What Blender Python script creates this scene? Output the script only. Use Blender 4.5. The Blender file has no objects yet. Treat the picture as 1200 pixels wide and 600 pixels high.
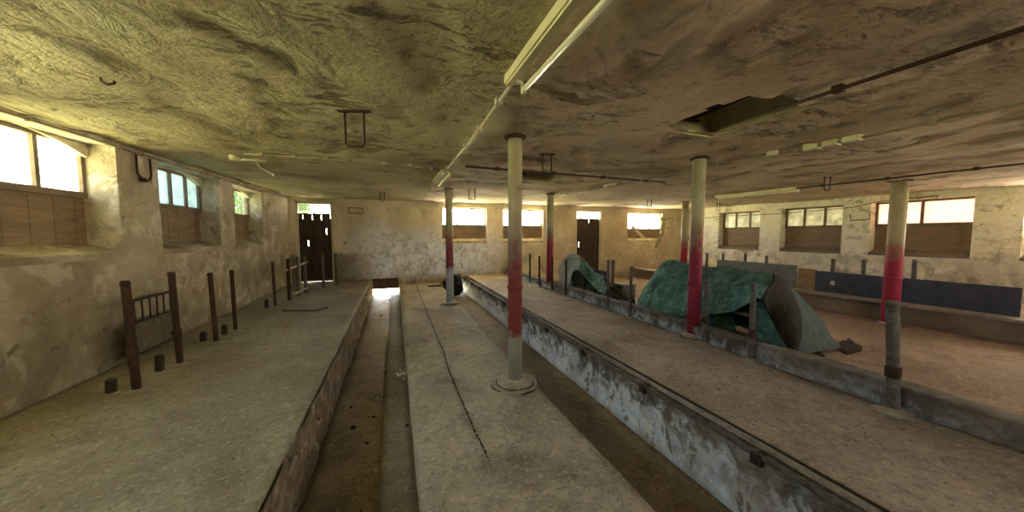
import bpy, bmesh, math, random
from mathutils import Vector, Matrix, noise
PI = math.pi
C = bpy.context.scene.collection
R = random.Random(7)

# ------------------------------------------------------------------ camera
EYE = Vector((0, 0, 1.55)); FPX = 374.0; YAW = .353; PITCH = .0645
cd = bpy.data.cameras.new('camera'); cam = bpy.data.objects.new('camera', cd); C.objects.link(cam)
cam.location = EYE; cam.rotation_euler = (PI/2-PITCH, 0, -YAW)
cd.sensor_width = 36; cd.lens = 36*FPX/1200; cd.clip_start = .02; cd.clip_end = 300
bpy.context.scene.camera = cam
# ------------------------------------------------------------------ exposure
vs = bpy.context.scene.view_settings
vs.view_transform = 'Standard'; vs.look = 'None'; vs.gamma = 1; vs.use_curve_mapping = False
vs.exposure = 1.98
# ------------------------------------------------------------------ world: bright hazy daylight, lower half raised as added fill for the ceiling
SKY = 7.0
w = bpy.data.worlds.new('sky'); bpy.context.scene.world = w; w.use_nodes = True
nt = w.node_tree; nt.nodes.clear()
def WN(t, **k):
    n = nt.nodes.new(t)
    for a, b in k.items(): setattr(n, a, b)
    return n
tc = WN('ShaderNodeTexCoord'); sep = WN('ShaderNodeSeparateXYZ'); nt.links.new(tc.outputs['Generated'], sep.inputs[0])
up = WN('ShaderNodeMapRange'); up.inputs['From Min'].default_value = -.06; up.inputs['From Max'].default_value = .16; nt.links.new(sep.outputs['Z'], up.inputs[0])
ea = WN('ShaderNodeMapRange'); ea.inputs['From Min'].default_value = -.15; ea.inputs['From Max'].default_value = .75; nt.links.new(sep.outputs['X'], ea.inputs[0])
def wmix(f, a, b):
    m = WN('ShaderNodeMix', data_type='RGBA'); nt.links.new(f, m.inputs[0])
    for s, v in ((6, a), (7, b)):
        if isinstance(v, tuple): m.inputs[s].default_value = (*v, 1)
        else: nt.links.new(v, m.inputs[s])
    return m.outputs[2]
sky = wmix(ea.outputs[0], (.92, 1.12, 1.55), (1.08, .97, .88))
gnd = wmix(ea.outputs[0], (2.9, 2.7, 1.35), (3.5, 2.75, 2.1))
colr = wmix(up.outputs[0], gnd, sky)
bg = WN('ShaderNodeBackground'); bg.inputs[1].default_value = SKY; nt.links.new(colr, bg.inputs[0])
out = WN('ShaderNodeOutputWorld'); nt.links.new(bg.outputs[0], out.inputs[0])

# ------------------------------------------------------------------ helpers: projection of the survey points
cY, sY, cP, sP = math.cos(YAW), math.sin(YAW), math.cos(PITCH), math.sin(PITCH)
FW = Vector((sY*cP, cY*cP, -sP)); RT = Vector((cY, -sY, 0)); UP = RT.cross(FW)
def ray(x, y): return FW + RT*((x-600)/FPX) + UP*((300-y)/FPX)
def at(x, y, ax, v):
    d = ray(x, y); return EYE + d*((v-EYE[ax])/d[ax])
def zc(x, y): return 2.473 + .0042*x + .0147*y
def ceil_at(x, y, drop=0.):
    d = ray(x, y); k = (2.473 - 1.55 - drop)/(d.z - .0042*d.x - .0147*d.y); return EYE + d*k

# ------------------------------------------------------------------ helpers: materials
def lk(t, a, b): t.links.new(a, b)
class M:
    def __init__(s, name, base, rough=.9, metal=0.):
        s.m = bpy.data.materials.new(name); s.m.use_nodes = True; s.t = s.m.node_tree
        s.b = s.t.nodes['Principled BSDF']; s.b.inputs['Roughness'].default_value = rough; s.b.inputs['Metallic'].default_value = metal
        s.b.inputs['Specular IOR Level'].default_value = .18
        s.tc = s.t.nodes.new('ShaderNodeTexCoord'); s.vec = s.tc.outputs['Object']
        s.c = None; s.h = None; s.base = base; s.setc(base)
        s.sep = None
    def setc(s, c):
        if isinstance(c, tuple):
            n = s.t.nodes.new('ShaderNodeRGB'); n.outputs[0].default_value = (*c, 1); c = n.outputs[0]
        s.c = c
    def mp(s, sc):
        n = s.t.nodes.new('ShaderNodeMapping'); n.inputs['Scale'].default_value = sc; lk(s.t, s.vec, n.inputs[0]); return n.outputs[0]
    def noise(s, scale, lo=0., hi=1., det=6, dist=0., rough=.6, st=None, kind='N'):
        if kind == 'N':
            n = s.t.nodes.new('ShaderNodeTexNoise'); n.inputs['Detail'].default_value = det; n.inputs['Distortion'].default_value = dist
            n.inputs['Roughness'].default_value = rough; o = n.outputs[0]
        elif kind == 'V':
            n = s.t.nodes.new('ShaderNodeTexVoronoi'); o = n.outputs[0]
        elif kind == 'E':
            n = s.t.nodes.new('ShaderNodeTexVoronoi'); n.feature = 'DISTANCE_TO_EDGE'; o = n.outputs[0]
        n.inputs['Scale'].default_value = scale
        lk(s.t, s.mp(st) if st else s.vec, n.inputs['Vector'])
        return s.rng(o, lo, hi)
    def rng(s, o, lo, hi):
        r = s.t.nodes.new('ShaderNodeMapRange'); r.inputs['From Min'].default_value = lo; r.inputs['From Max'].default_value = hi
        lk(s.t, o, r.inputs[0]); return r.outputs[0]
    def ax(s, i, lo, hi, wob=0., wsc=2.):
        """0..1 across an axis of the object, edge wobbled with noise"""
        if s.sep is None:
            s.sep = s.t.nodes.new('ShaderNodeSeparateXYZ'); lk(s.t, s.vec, s.sep.inputs[0])
        o = s.sep.outputs[i]
        if wob:
            n = s.noise(wsc, .3, .7, 5); a = s.op('MULTIPLY', n, wob); o = s.op('ADD', o, a)
        return s.rng(o, lo, hi)
    def op(s, o, a, b):
        n = s.t.nodes.new('ShaderNodeMath'); n.operation = o
        for i, v in enumerate((a, b)):
            if isinstance(v, (int, float)): n.inputs[i].default_value = v
            else: lk(s.t, v, n.inputs[i])
        return n.outputs[0]
    def mul(s, *f):
        r = f[0]
        for g in f[1:]: r = s.op('MULTIPLY', r, g)
        return r
    def inv(s, a): return s.op('SUBTRACT', 1., a)
    def layer(s, col, mask, amt=1., blend='MIX'):
        n = s.t.nodes.new('ShaderNodeMix'); n.data_type = 'RGBA'; n.blend_type = blend
        if amt != 1.: mask = s.op('MULTIPLY', mask, amt)
        lk(s.t, mask, n.inputs[0]); lk(s.t, s.c, n.inputs[6])
        if isinstance(col, tuple): n.inputs[7].default_value = (*col, 1)
        else: lk(s.t, col, n.inputs[7])
        s.c = n.outputs[2]; return s
    def height(s, o, amt):
        a = s.op('MULTIPLY', o, amt); s.h = a if s.h is None else s.op('ADD', s.h, a); return s
    def done(s, dist=.02, strength=1.):
        lk(s.t, s.c, s.b.inputs['Base Color'])
        if s.h is not None:
            n = s.t.nodes.new('ShaderNodeBump'); n.inputs['Strength'].default_value = strength; n.inputs['Distance'].default_value = dist
            lk(s.t, s.h, n.inputs['Height']); lk(s.t, n.outputs[0], s.b.inputs['Normal'])
        return s.m

def m_ceiling():
    m = M('old_limewash_ceiling', (.62, .55, .33), .95)
    m.layer((.47, .40, .24), m.noise(.9, .42, .62, 8))
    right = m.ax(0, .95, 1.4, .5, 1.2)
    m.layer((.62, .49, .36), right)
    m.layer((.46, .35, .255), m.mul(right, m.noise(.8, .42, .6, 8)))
    peel = m.noise(3.2, .56, .66, 12, .6, .65, (1, .6, 1)); m.layer((.64, .60, .44), peel, .55)
    dk = m.noise(2.1, .64, .68, 12, .4, .6, (.8, 1.5, 1)); m.layer((.24, .18, .11), dk, .6)
    sp = m.noise(7., .66, .74, 10, .8, .6); m.layer((.14, .10, .07), sp, .7)
    m.layer((.22, .17, .11), m.noise(24, .52, .76, 6), .6)
    st = m.mul(m.noise(1.15, .50, .60, 8, .4), m.noise(6.5, .53, .58, 12, .5, .7, (.6, 1.5, 1))); m.layer((.24, .17, .10), st, .75); m.height(st, -.6)
    m.height(m.noise(1.4, .0, 1., 12, .6, .62), 1.2); m.height(peel, .35); m.height(dk, -.5); m.height(sp, -.4)
    m.height(m.noise(14, 0, 1, 8, .3), .35); m.height(m.noise(70, 0, 1, 3), .1)
    return m.done(.075, 1.)
def m_wall(name, a, b, far=False, light=None):
    m = M(name, a, .93)
    m.layer(b, m.noise(1.1, .38, .66, 9, .4))
    m.layer(tuple(v*.5 for v in a), m.noise(2.7, .58, .74, 10, .6), .7)
    if light: m.layer(light, m.noise(2.8, .52, .6, 10, .5), .7)
    low = m.inv(m.ax(2, .6, 1.7, .5, 1.3))
    m.layer((.20, .155, .10), m.mul(low, m.noise(2., .4, .62, 9, .8)), .75)
    if far:
        px = m.mul(m.ax(0, -1.4, .3, .8, 1.), m.inv(m.ax(0, 2.6, 4.2, .8, 1.)))
        pz = m.mul(m.ax(2, .2, .5, .2), m.inv(m.ax(2, 1.6, 2.4, .6, 1.2)))
        m.layer((.48, .48, .54), m.mul(px, pz), .85)
        m.layer((.86, .88, .97), m.mul(px, pz, m.noise(3.2, .38, .53, 12, .9, .75)), 1.)
        m.layer((.26, .24, .25), m.mul(px, pz, m.noise(8, .54, .62, 10, .9, .7)), .75)
        g = m.mul(m.inv(m.ax(0, -1.2, -.2, .6, 1.)), m.inv(m.ax(2, 1.0, 1.12, .12, 3.)))
        m.layer((.23, .20, .14), g, .9)
        rt = m.ax(0, 5.1, 5.5, .4); m.layer((.50, .37, .25), m.mul(rt, m.noise(1.6, .3, .6, 7)), .8)
    m.layer((.10, .075, .05), m.noise(7, .62, .70, 9, .7), .8)
    if light: m.layer((.26, .20, .13), m.noise(1.8, .54, .62, 12, 1., .7), .7)
    m.height(m.noise(2.2, 0, 1, 12, .5), .8); m.height(m.noise(11, .4, .6, 8, .5), .25); m.height(m.noise(50, 0, 1, 4), .12)
    return m.done(.035)
def m_conc(name, a, b, stain=(.16, .12, .075), rough=.75, grit=.5, gl=None):
    m = M(name, a, rough)
    m.layer(b, m.noise(.9, .42, .58, 9, .3))
    m.layer(stain, m.noise(1.7, .50, .68, 10, .5, .65), .85)
    m.layer(tuple(v*.55 for v in a), m.noise(11, .48, .64, 8, .3), .6)
    m.layer(tuple(min(1, v*1.7) for v in a), m.noise(5., .60, .72, 10, .4), .35)
    m.layer((.09, .07, .05), m.noise(32, .54, .66, 5), grit)
    m.layer(tuple(v*1.5 for v in a), m.noise(30, .56, .66, 4), .5)
    m.layer((.05, .04, .03), m.noise(17, .70, .74, 4), .6)
    m.height(m.noise(3, 0, 1, 10, .3), .5); m.height(m.noise(28, 0, 1, 6), .35); m.height(m.noise(95, 0, 1, 3), .22)
    return m.done(.03)
def m_curb(name, a=(.80, .86, 1.0), edge=.13):
    m = M(name, a, .8)
    m.layer(tuple(v*.62 for v in a), m.noise(2.5, .46, .58, 10, .5, .7))
    m.layer((.09, .08, .07), m.noise(4.4, .55, .61, 12, .8, .75, (1, 1, .5)), .9)
    m.layer(tuple(min(.95, v*1.25) for v in a), m.noise(9., .53, .60, 10, .6, .7), .8)
    m.layer((.13, .105, .075), m.ax(2, edge-.05, edge+.04, .12, 7.), .75)
    m.layer((.10, .085, .06), m.mul(m.ax(2, edge-.28, edge-.05, .1, 7.), m.noise(7, .46, .56, 10, .5, .7)), .85)
    m.layer((.30, .23, .16), m.mul(m.inv(m.ax(1, .8, 3.6, 1., .8)), m.noise(2.2, .4, .6, 9)), .75)
    m.layer((.26, .24, .16), m.inv(m.ax(2, -.31, -.2, .06, 4.)), .6)
    m.height(m.noise(4, 0, 1, 10, .6), .7); m.height(m.noise(22, .4, .6, 6), .25)
    return m.done(.025)
def m_stone(name):
    m = M(name, (.34, .27, .19), .95)
    m.layer((.20, .145, .095), m.noise(2.6, .44, .56, 10, .8, .65))
    m.layer((.50, .44, .34), m.noise(4.5, .54, .62, 10, 1., .7), .8)
    m.layer((.07, .05, .035), m.noise(6.5, .55, .62, 10, 1.2, .7), .85)
    m.layer((.14, .10, .07), m.inv(m.noise(5., .0, .07, kind='E')), .35)
    m.height(m.noise(5, 0, 1, 12, .8, .7), 1.4); m.height(m.noise(25, 0, 1, 6), .4)
    return m.done(.05)
def m_rust(name, a, b, rough=.75, metal=.2, sc=14):
    m = M(name, a, rough, metal)
    m.layer(b, m.noise(sc, .4, .62, 8, .3)); m.layer(tuple(v*.4 for v in a), m.noise(sc*2.3, .55, .7, 6), .7)
    m.height(m.noise(sc*3, 0, 1, 5), .5)
    return m.done(.004)
def m_column(name, zlo, zmid, zhi, red, upc=(.47, .43, .28), lowc=(.30, .29, .25)):
    """bare metal under zlo, red paint up to zhi, old cream paint above"""
    m = M(name, upc, .5)
    m.layer((.33, .28, .18), m.noise(3.5, .42, .66, 8, .3, .6, (1, 1, .5)))
    rd = m.inv(m.ax(2, zmid, zhi, .25, 3.))
    m.layer((.22, .14, .095), m.mul(rd, m.noise(3, .15, .45, 6)), .9)
    m.layer(red, m.inv(m.ax(2, zmid-.2, zmid+.2, .45, 6.)))
    m.layer(tuple(v*.45 for v in red), m.noise(6, .56, .72, 8, .4), .5)
    if zlo > 0: m.layer(lowc, m.inv(m.ax(2, zlo-.02, zlo+.08, .16, 9.)))
    m.layer((.12, .09, .07), m.noise(22, .64, .72, 6), .7)
    m.height(m.noise(30, 0, 1, 5), .3)
    return m.done(.004)
def m_plain(name, a, b=None, rough=.6, metal=0., sc=6., bump=.2):
    m = M(name, a, rough, metal); m.layer(b or tuple(v*.55 for v in a), m.noise(sc, .4, .68, 7, .3), .8)
    m.height(m.noise(sc*4, 0, 1, 5), bump); return m.done(.005)
def m_wood(name, a, b, st=(12, 12, .8), rough=.8):
    m = M(name, a, rough); m.layer(b, m.noise(1.6, .35, .66, 8, .8, .6, st)); m.layer(tuple(v*.35 for v in a), m.noise(4, .58, .7, 7, .4, .6, st), .7)
    m.height(m.noise(2.2, 0, 1, 7, .5, .6, st), .7); return m.done(.006)
def m_tarp(name, a, b, c):
    m = M(name, a, .72); m.b.inputs['Specular IOR Level'].default_value = .1; m.layer(b, m.noise(4.5, .42, .6, 9, 1.2)); m.layer(c, m.noise(7, .54, .64, 9, 1.6), .75)
    m.layer((.05, .05, .045), m.noise(12, .62, .7, 8, .6), .6)
    m.height(m.noise(7, 0, 1, 6, 2.2), 1.); m.height(m.noise(22, 0, 1, 5, 1.2), .35); return m.done(.02)
def m_glass(name, tr, dif, mixv, rough=.1):
    """dusty pane: mostly see-through, with a film of dirt that the daylight shines through"""
    m = bpy.data.materials.new(name); m.use_nodes = True; t = m.node_tree; t.nodes.clear()
    o = t.nodes.new('ShaderNodeOutputMaterial'); T = t.nodes.new('ShaderNodeBsdfTransparent'); T.inputs[0].default_value = (*tr, 1)
    D = t.nodes.new('ShaderNodeBsdfTranslucent'); D.inputs[0].default_value = (*dif, 1)
    G = t.nodes.new('ShaderNodeBsdfGlossy'); G.inputs['Roughness'].default_value = rough; G.inputs[0].default_value = (.8, .8, .8, 1)
    x = t.nodes.new('ShaderNodeMixShader'); y = t.nodes.new('ShaderNodeMixShader')
    tcn = t.nodes.new('ShaderNodeTexCoord'); n = t.nodes.new('ShaderNodeTexNoise'); n.inputs['Scale'].default_value = 5.; n.inputs['Detail'].default_value = 8
    lk(t, tcn.outputs['Object'], n.inputs['Vector'])
    r = t.nodes.new('ShaderNodeMapRange'); r.inputs['From Min'].default_value = .3; r.inputs['From Max'].default_value = .7
    r.inputs['To Min'].default_value = max(0, mixv-.2); r.inputs['To Max'].default_value = min(1, mixv+.2); lk(t, n.outputs[0], r.inputs[0])
    lk(t, r.outputs[0], x.inputs[0]); lk(t, T.outputs[0], x.inputs[1]); lk(t, D.outputs[0], x.inputs[2])
    y.inputs[0].default_value = .05; lk(t, x.outputs[0], y.inputs[1]); lk(t, G.outputs[0], y.inputs[2]); lk(t, y.outputs[0], o.inputs[0])
    return m

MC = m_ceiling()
MWL = m_wall('limewashed_left_wall', (.52, .45, .33), (.33, .27, .18), light=(.68, .62, .50))
MWF = m_wall('peeling_far_wall', (.76, .66, .46), (.54, .45, .32), far=True)
MWR = m_wall('whitewashed_right_wall', (.82, .74, .58), (.66, .57, .42), light=(.80, .77, .68))
MPL = m_conc('dusty_concrete', (.34, .30, .225), (.24, .205, .15), rough=.5)
MPR = m_conc('brown_dusty_concrete', (.48, .40, .32), (.34, .275, .21), (.22, .16, .115))
MWK = m_conc('walkway_concrete', (.49, .43, .35), (.36, .31, .24), grit=.5)
MGT = m_conc('damp_gutter_concrete', (.36, .275, .16), (.25, .185, .105), (.09, .065, .035), rough=.6)
MGS = m_conc('pale_gutter_ledge', (.30, .25, .19), (.20, .16, .11))
MFE = m_conc('earthy_feed_floor', (.44, .31, .22), (.33, .23, .16), (.20, .13, .08))
MCB = m_curb('whitewashed_curb')
MCK = m_curb('blue_grey_kerb', (.42, .46, .54), .36)
MLB = m_wall('rough_brown_curb', (.33, .25, .17), (.22, .17, .115))
MRD = m_rust('dark_rust', (.045, .028, .02), (.085, .038, .024))
MRG = m_rust('grey_galvanised_rust', (.16, .155, .14), (.10, .065, .045))
MIR = m_rust('black_iron', (.035, .03, .025), (.07, .045, .03), sc=25)
MCR = m_plain('cream_enamel', (.66, .62, .40), (.56, .50, .30), .4)
MTU = m_plain('dusty_glass_tube', (.70, .68, .56), (.55, .51, .38), .25)
MCO = m_plain('cream_conduit', (.58, .53, .36), (.34, .29, .18), .5, sc=3)
MCO2 = m_plain('grimy_conduit', (.34, .29, .18), (.14, .10, .06), .6, sc=5)
MDW = m_wood('dark_door_wood', (.075, .05, .035), (.045, .03, .02))
MBW = m_wood('brown_board', (.30, .21, .13), (.20, .135, .085), (1.5, 1.5, 8))
MFR = m_plain('brown_window_frame', (.22, .17, .115), (.12, .09, .06), .7)
MPF = m_plain('pale_frame', (.62, .57, .42), (.45, .39, .27), .7); MFG = m_plain('grey_frame', (.26, .24, .20), (.18, .16, .12), .7)

# ------------------------------------------------------------------ helpers: meshes
def bx(bm, x0, x1, y0, y1, z0, z1, mi=0):
    v = [bm.verts.new((x, y, z)) for x in (x0, x1) for y in (y0, y1) for z in (z0, z1)]
    for q in ((0,1,3,2),(4,6,7,5),(0,4,5,1),(2,3,7,6),(0,2,6,4),(1,5,7,3)):
        f = bm.faces.new([v[i] for i in q]); f.material_index = mi
    return v
def tube(bm, pts, rad, seg=10, cap=True):
    pts = [Vector(p) for p in pts]; rr = rad if isinstance(rad, (list, tuple)) else [rad]*len(pts); rings = []; ref = None
    for i, p in enumerate(pts):
        d = (pts[min(i+1, len(pts)-1)]-pts[max(i-1, 0)]).normalized()
        if ref is None: ref = Vector((0, 0, 1)) if abs(d.z) < .9 else Vector((1, 0, 0))
        a = d.cross(ref).normalized(); b = d.cross(a); ref = -b if abs(d.dot(b)) < .99 else ref
        ref = a.cross(d)
        rings.append([bm.verts.new(p + (a*math.cos(t)+b*math.sin(t))*rr[i]) for t in [2*PI*k/seg for k in range(seg)]])
    for r0, r1 in zip(rings, rings[1:]):
        for k in range(seg):
            f = bm.faces.new((r0[k], r0[(k+1) % seg], r1[(k+1) % seg], r1[k])); f.smooth = True
    if cap: bm.faces.new(rings[0][::-1]); bm.faces.new(rings[-1])
def lathe(bm, prof, seg=24, o=(0, 0, 0), wob=0., sm=None):
    rings = []
    for i, (r, z) in enumerate(prof):
        rings.append([bm.verts.new((o[0]+r*(1+wob*noise.noise((math.cos(t)*2, math.sin(t)*2, z*7+o[0])))*math.cos(t), o[1]+r*(1+wob*noise.noise((math.cos(t)*2, math.sin(t)*2, z*7+o[0])))*math.sin(t), o[2]+z)) for t in [2*PI*k/seg for k in range(seg)]])
    for r0, r1 in zip(rings, rings[1:]):
        for k in range(seg):
            f = bm.faces.new((r0[k], r0[(k+1) % seg], r1[(k+1) % seg], r1[k])); f.smooth = seg > 12 if sm is None else sm
    bm.faces.new(rings[0][::-1]); bm.faces.new(rings[-1])
def obj(name, bm, mat, parent=None, **props):
    bmesh.ops.recalc_face_normals(bm, faces=bm.faces[:])
    me = bpy.data.meshes.new(name); bm.to_mesh(me); bm.free()
    for m in (mat if isinstance(mat, (list, tuple)) else [mat]): me.materials.append(m)
    o = bpy.data.objects.new(name, me); C.objects.link(o)
    if parent: o.parent = parent
    for k, v in props.items(): o[k] = v
    return o
def BM(): return bmesh.new()
def B(name, dims, mat, parent=None, bev=0., **p):
    bm = BM(); bx(bm, *dims)
    if bev: bmesh.ops.bevel(bm, geom=bm.edges[:], offset=bev, segments=2, affect='EDGES')
    return obj(name, bm, mat, parent, **p)
def T(name, pts, rad, mat, parent=None, seg=10, **p):
    bm = BM(); tube(bm, pts, rad, seg); return obj(name, bm, mat, parent, **p)
def root(name, loc, label=None, cat=None, group=None, kind=None, rz=0):
    o = bpy.data.objects.new(name, None); C.objects.link(o); o.location = loc; o.rotation_euler = (0, 0, rz); o.empty_display_size = .1
    return tag(o, label, cat, group, kind)
def tag(o, label=None, cat=None, group=None, kind=None):
    if label: o['label'] = label
    if cat: o['category'] = cat
    if group: o['group'] = group
    if kind: o['kind'] = kind
    return o
def dup(r, loc, label, group=None):
    c = r.copy(); C.objects.link(c); c.location = loc; c['label'] = label
    if group: c['group'] = group
    for ch in list(r.children):
        d = ch.copy(); C.objects.link(d); d.parent = c
        for g in list(ch.children):
            e = g.copy(); C.objects.link(e); e.parent = d
    return c
def S(o, label): o['kind'] = 'structure'; o['label'] = label; o['category'] = o.name.split('_')[0].split('.')[0]; return o

def slab(name, x0, x1, y0, y1, ztop, zbot, mat, label, amp=.006, step=.09, chip=.0):
    """concrete slab with an uneven worn top"""
    bm = BM(); nx = max(2, int((x1-x0)/step)); ny = int((y1-y0)/step)
    g = [[None]*(ny+1) for _ in range(nx+1)]
    for i in range(nx+1):
        for j in range(ny+1):
            x = x0+(x1-x0)*i/nx; y = y0+(y1-y0)*j/ny
            z = ztop + amp*noise.fractal((x*1.3, y*1.3, ztop*9), 1., 2., 4)
            if i in (0, nx):
                s = 1 if i == 0 else -1
                e = noise.fractal((y*4, x*3, 2.), 1., 2., 5)
                x += s*chip*max(0, e+.15); z -= chip*.8*max(0, e)
            g[i][j] = bm.verts.new((x, y, z))
    for i in range(nx):
        for j in range(ny):
            f = bm.faces.new((g[i][j], g[i+1][j], g[i+1][j+1], g[i][j+1])); f.smooth = True
    for i in (0, nx):
        lo = [bm.verts.new((x0 if i == 0 else x1, g[i][j].co.y, zbot)) for j in range(ny+1)]
        for j in range(ny):
            bm.faces.new((g[i][j], g[i][j+1], lo[j+1], lo[j]))
    for j in (0, ny):
        a = bm.verts.new((x0, g[0][j].co.y, zbot)); b = bm.verts.new((x1, g[0][j].co.y, zbot))
        bm.faces.new([g[i][j] for i in range(nx+1)]+[b, a])
    return S(obj(name, bm, mat), label)

Y0, Y1 = -4.2, 10.6      # inner faces of the back and far wall
XL, XR = -2.75, 11.9
T_ = .36                 # wall thickness

def wall(name, axis, inner, outer, u0, u1, z0, z1, holes, mat, label, step=.5):
    us = sorted({u0, u1, *[h[0] for h in holes], *[h[1] for h in holes]}); zs = sorted({z0, z1, *[h[2] for h in holes], *[h[3] for h in holes]})
    def dense(a):
        r = []
        for p, q in zip(a, a[1:]):
            n = max(1, int((q-p)/step)); r += [p+(q-p)*k/n for k in range(n)]
        return r+[a[-1]]
    us = dense(us); zs = dense(zs); bm = BM(); vd = {}
    def V(w_, u, z):
        k = (w_, round(u, 4), round(z, 4))
        if k not in vd: vd[k] = bm.verts.new((w_, u, z) if axis == 0 else (u, w_, z))
        return vd[k]
    def solid(i, j):
        if not (0 <= i < len(us)-1 and 0 <= j < len(zs)-1): return False
        u = (us[i]+us[i+1])/2; z = (zs[j]+zs[j+1])/2
        return not any(h[0] < u < h[1] and h[2] < z < h[3] for h in holes)
    for i in range(len(us)-1):
        for j in range(len(zs)-1):
            if not solid(i, j): continue
            a, b, c, d = us[i], us[i+1], zs[j], zs[j+1]
            for w_ in (inner, outer): bm.faces.new((V(w_, a, c), V(w_, b, c), V(w_, b, d), V(w_, a, d)))
            for (di, dj, e) in ((-1, 0, ((a, c), (a, d))), (1, 0, ((b, c), (b, d))), (0, -1, ((a, c), (b, c))), (0, 1, ((a, d), (b, d)))):
                if not solid(i+di, j+dj):
                    (p, q), (r, s) = e
                    bm.faces.new((V(inner, p, q), V(inner, r, s), V(outer, r, s), V(outer, p, q)))
    return S(obj(name, bm, mat), label)

# ------------------------------------------------------------------ floors, kerbs, gutters
slab('floor', -.66, .02, Y0, Y1, -.32, -.5, MGT, 'damp brown sunken dung gutter between left platform and walkway', .008)
slab('floor_gutter_ledge', -.14, .13, Y0, Y1, -.285, -.5, MGS, 'pale worn ledge along the walkway side of the left gutter', .006)
slab('floor_walkway', .115, 1.345, Y0, Y1, 0, -.5, MWK, 'dusty concrete centre walkway with a long crack and two columns', .008, .07, .012)
slab('floor_right_gutter', 1.34, 2.14, Y0, Y1, -.31, -.5, MGT, 'narrow brown gutter between walkway and whitewashed curb', .008)
slab('floor_left_platform', XL-.02, -.66, Y0, Y1, .2, -.5, MPL, 'raised concrete stall platform along the left wall', .012, .08, .008)
slab('floor_right_platform', 2.20, 3.66, Y0, Y1, .2, -.5, MPR, 'raised dusty stall platform right of the whitewashed curb', .014, .08)
slab('floor_feed_aisle', 3.86, 9.2, Y0, Y1, -.15, -.5, MFE, 'reddish earthy feed aisle floor beyond the low kerb', .015, .12)
slab('floor_far_platform', 9.45, XR+.02, Y0, Y1, .17, -.5, MFE, 'far raised platform under the right wall windows', .012, .12)
slab('trim_curb', 2.10, 2.215, Y0, Y1, .165, -.5, MCB, 'whitewashed curb face of the right stall platform, flaking and stained', .004, .05, .012)
slab('trim_low_kerb', 3.64, 3.875, Y0, Y1, .37, -.5, MCK, 'low blue grey concrete kerb behind the row of right posts', .010, .06, .02)
slab('trim_far_kerb', 9.16, 9.47, Y0, Y1, .19, -.5, MLB, 'far brown kerb at the edge of the feed aisle', .008, .08, .02)
B('trim_far_kerb_ledge', (9.02, 9.30, Y0+.1, Y1-.1, .195, .245), MPR, bev=.01); S(bpy.data.objects['trim_far_kerb_ledge'], 'flat pale ledge plank on top of the far brown kerb')
# rough left platform face
bm = BM(); ny = 220; zs = [-.40, -.30, -.22, -.14, -.05, .03, .10, .15, .19]
g = [[bm.verts.new((-.648+.030*noise.fractal((y*4, z*7, 1.), 1., 2., 4), y, z)) for z in zs] for y in [Y0+(Y1-Y0)*k/ny for k in range(ny+1)]]
for a, b in zip(g, g[1:]):
    for k in range(8): bm.faces.new((a[k], b[k], b[k+1], a[k+1]))
S(obj('trim_platform_face', bm, m_stone('rough_stone_face')), 'rough brown crumbling side of the left stall platform')

# angle rail along curb edge
rl = root('edge_rail', (2.10, 3, .17), 'long rusty steel edge rail with clips along the top of the whitewashed curb', 'rail')
T('rail_tube', [(-.012, y-3, .018+.004*noise.noise((y, 0, 0))) for y in [Y0+.05+k*.5 for k in range(30)] if y < Y1], .017, MRG, rl)
T('rail_strip', [(.125, y-3, .034) for y in (Y0+.05, 0, 5, Y1-.05)], .011, MIR, rl, 6)
for k in range(15):
    y = -3.6+k*.97
    bm = BM(); bx(bm, -.04, -.004, y-3-.03, y-3+.03, -.035, .03); bx(bm, -.03, .05, y-3-.014, y-3+.014, .014, .03); obj('rail_clip', bm, MIR, rl)

# ------------------------------------------------------------------ walls
LWIN = [(1.25, 2.65), (3.25, 4.68), (5.32, 6.78), (7.3, 8.64)]
wall('wall_left', 0, XL, XL-T_, Y0-T_, Y1+T_, -.6, 3.4, [(a, b, 1.36, 2.49) for a, b in LWIN], MWL, 'limewashed left wall with deep window niches and brown damp stains')
FWIN = [(1.48, 2.97), (3.57, 5.12), (8.92, 10.72)]
wall('wall_far', 1, Y1, Y1+T_, XL, XR, -.6, 3.4,
     [(-2.6, -1.68, .2, 2.5), (6.52, 7.66, -.15, 2.5)]+[(a, b, 1.34, 2.47) for a, b in FWIN]+[(-.66, .10, -.3, .22), (1.55, 2.08, -.3, .12)], MWF,
     'far end wall, ochre plaster with a flaking bluish white patch in the middle')
RWIN = [(7.45, 8.95), (5.28, 6.82), (3.1, 4.72), (.9, 2.5), (-1.3, .3), (-3.5, -1.9)]
wall('wall_right', 0, XR, XR+T_, Y0-T_, Y1+T_, -.6, 3.4, [(a, b, 1.08, 2.42) for a, b in RWIN], MWR, 'whitewashed right wall with wide window niches')
BWIN = [(3., 4.6), (8.4, 10.)]  # unseen rear windows, added to bring more daylight into the room
wall('wall_back', 1, Y0, Y0-T_, XL, XR, -.6, 3.4, [(a, b, 1.2, 2.3) for a, b in BWIN], MWL, 'plain limewashed rear wall behind the camera')

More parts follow.
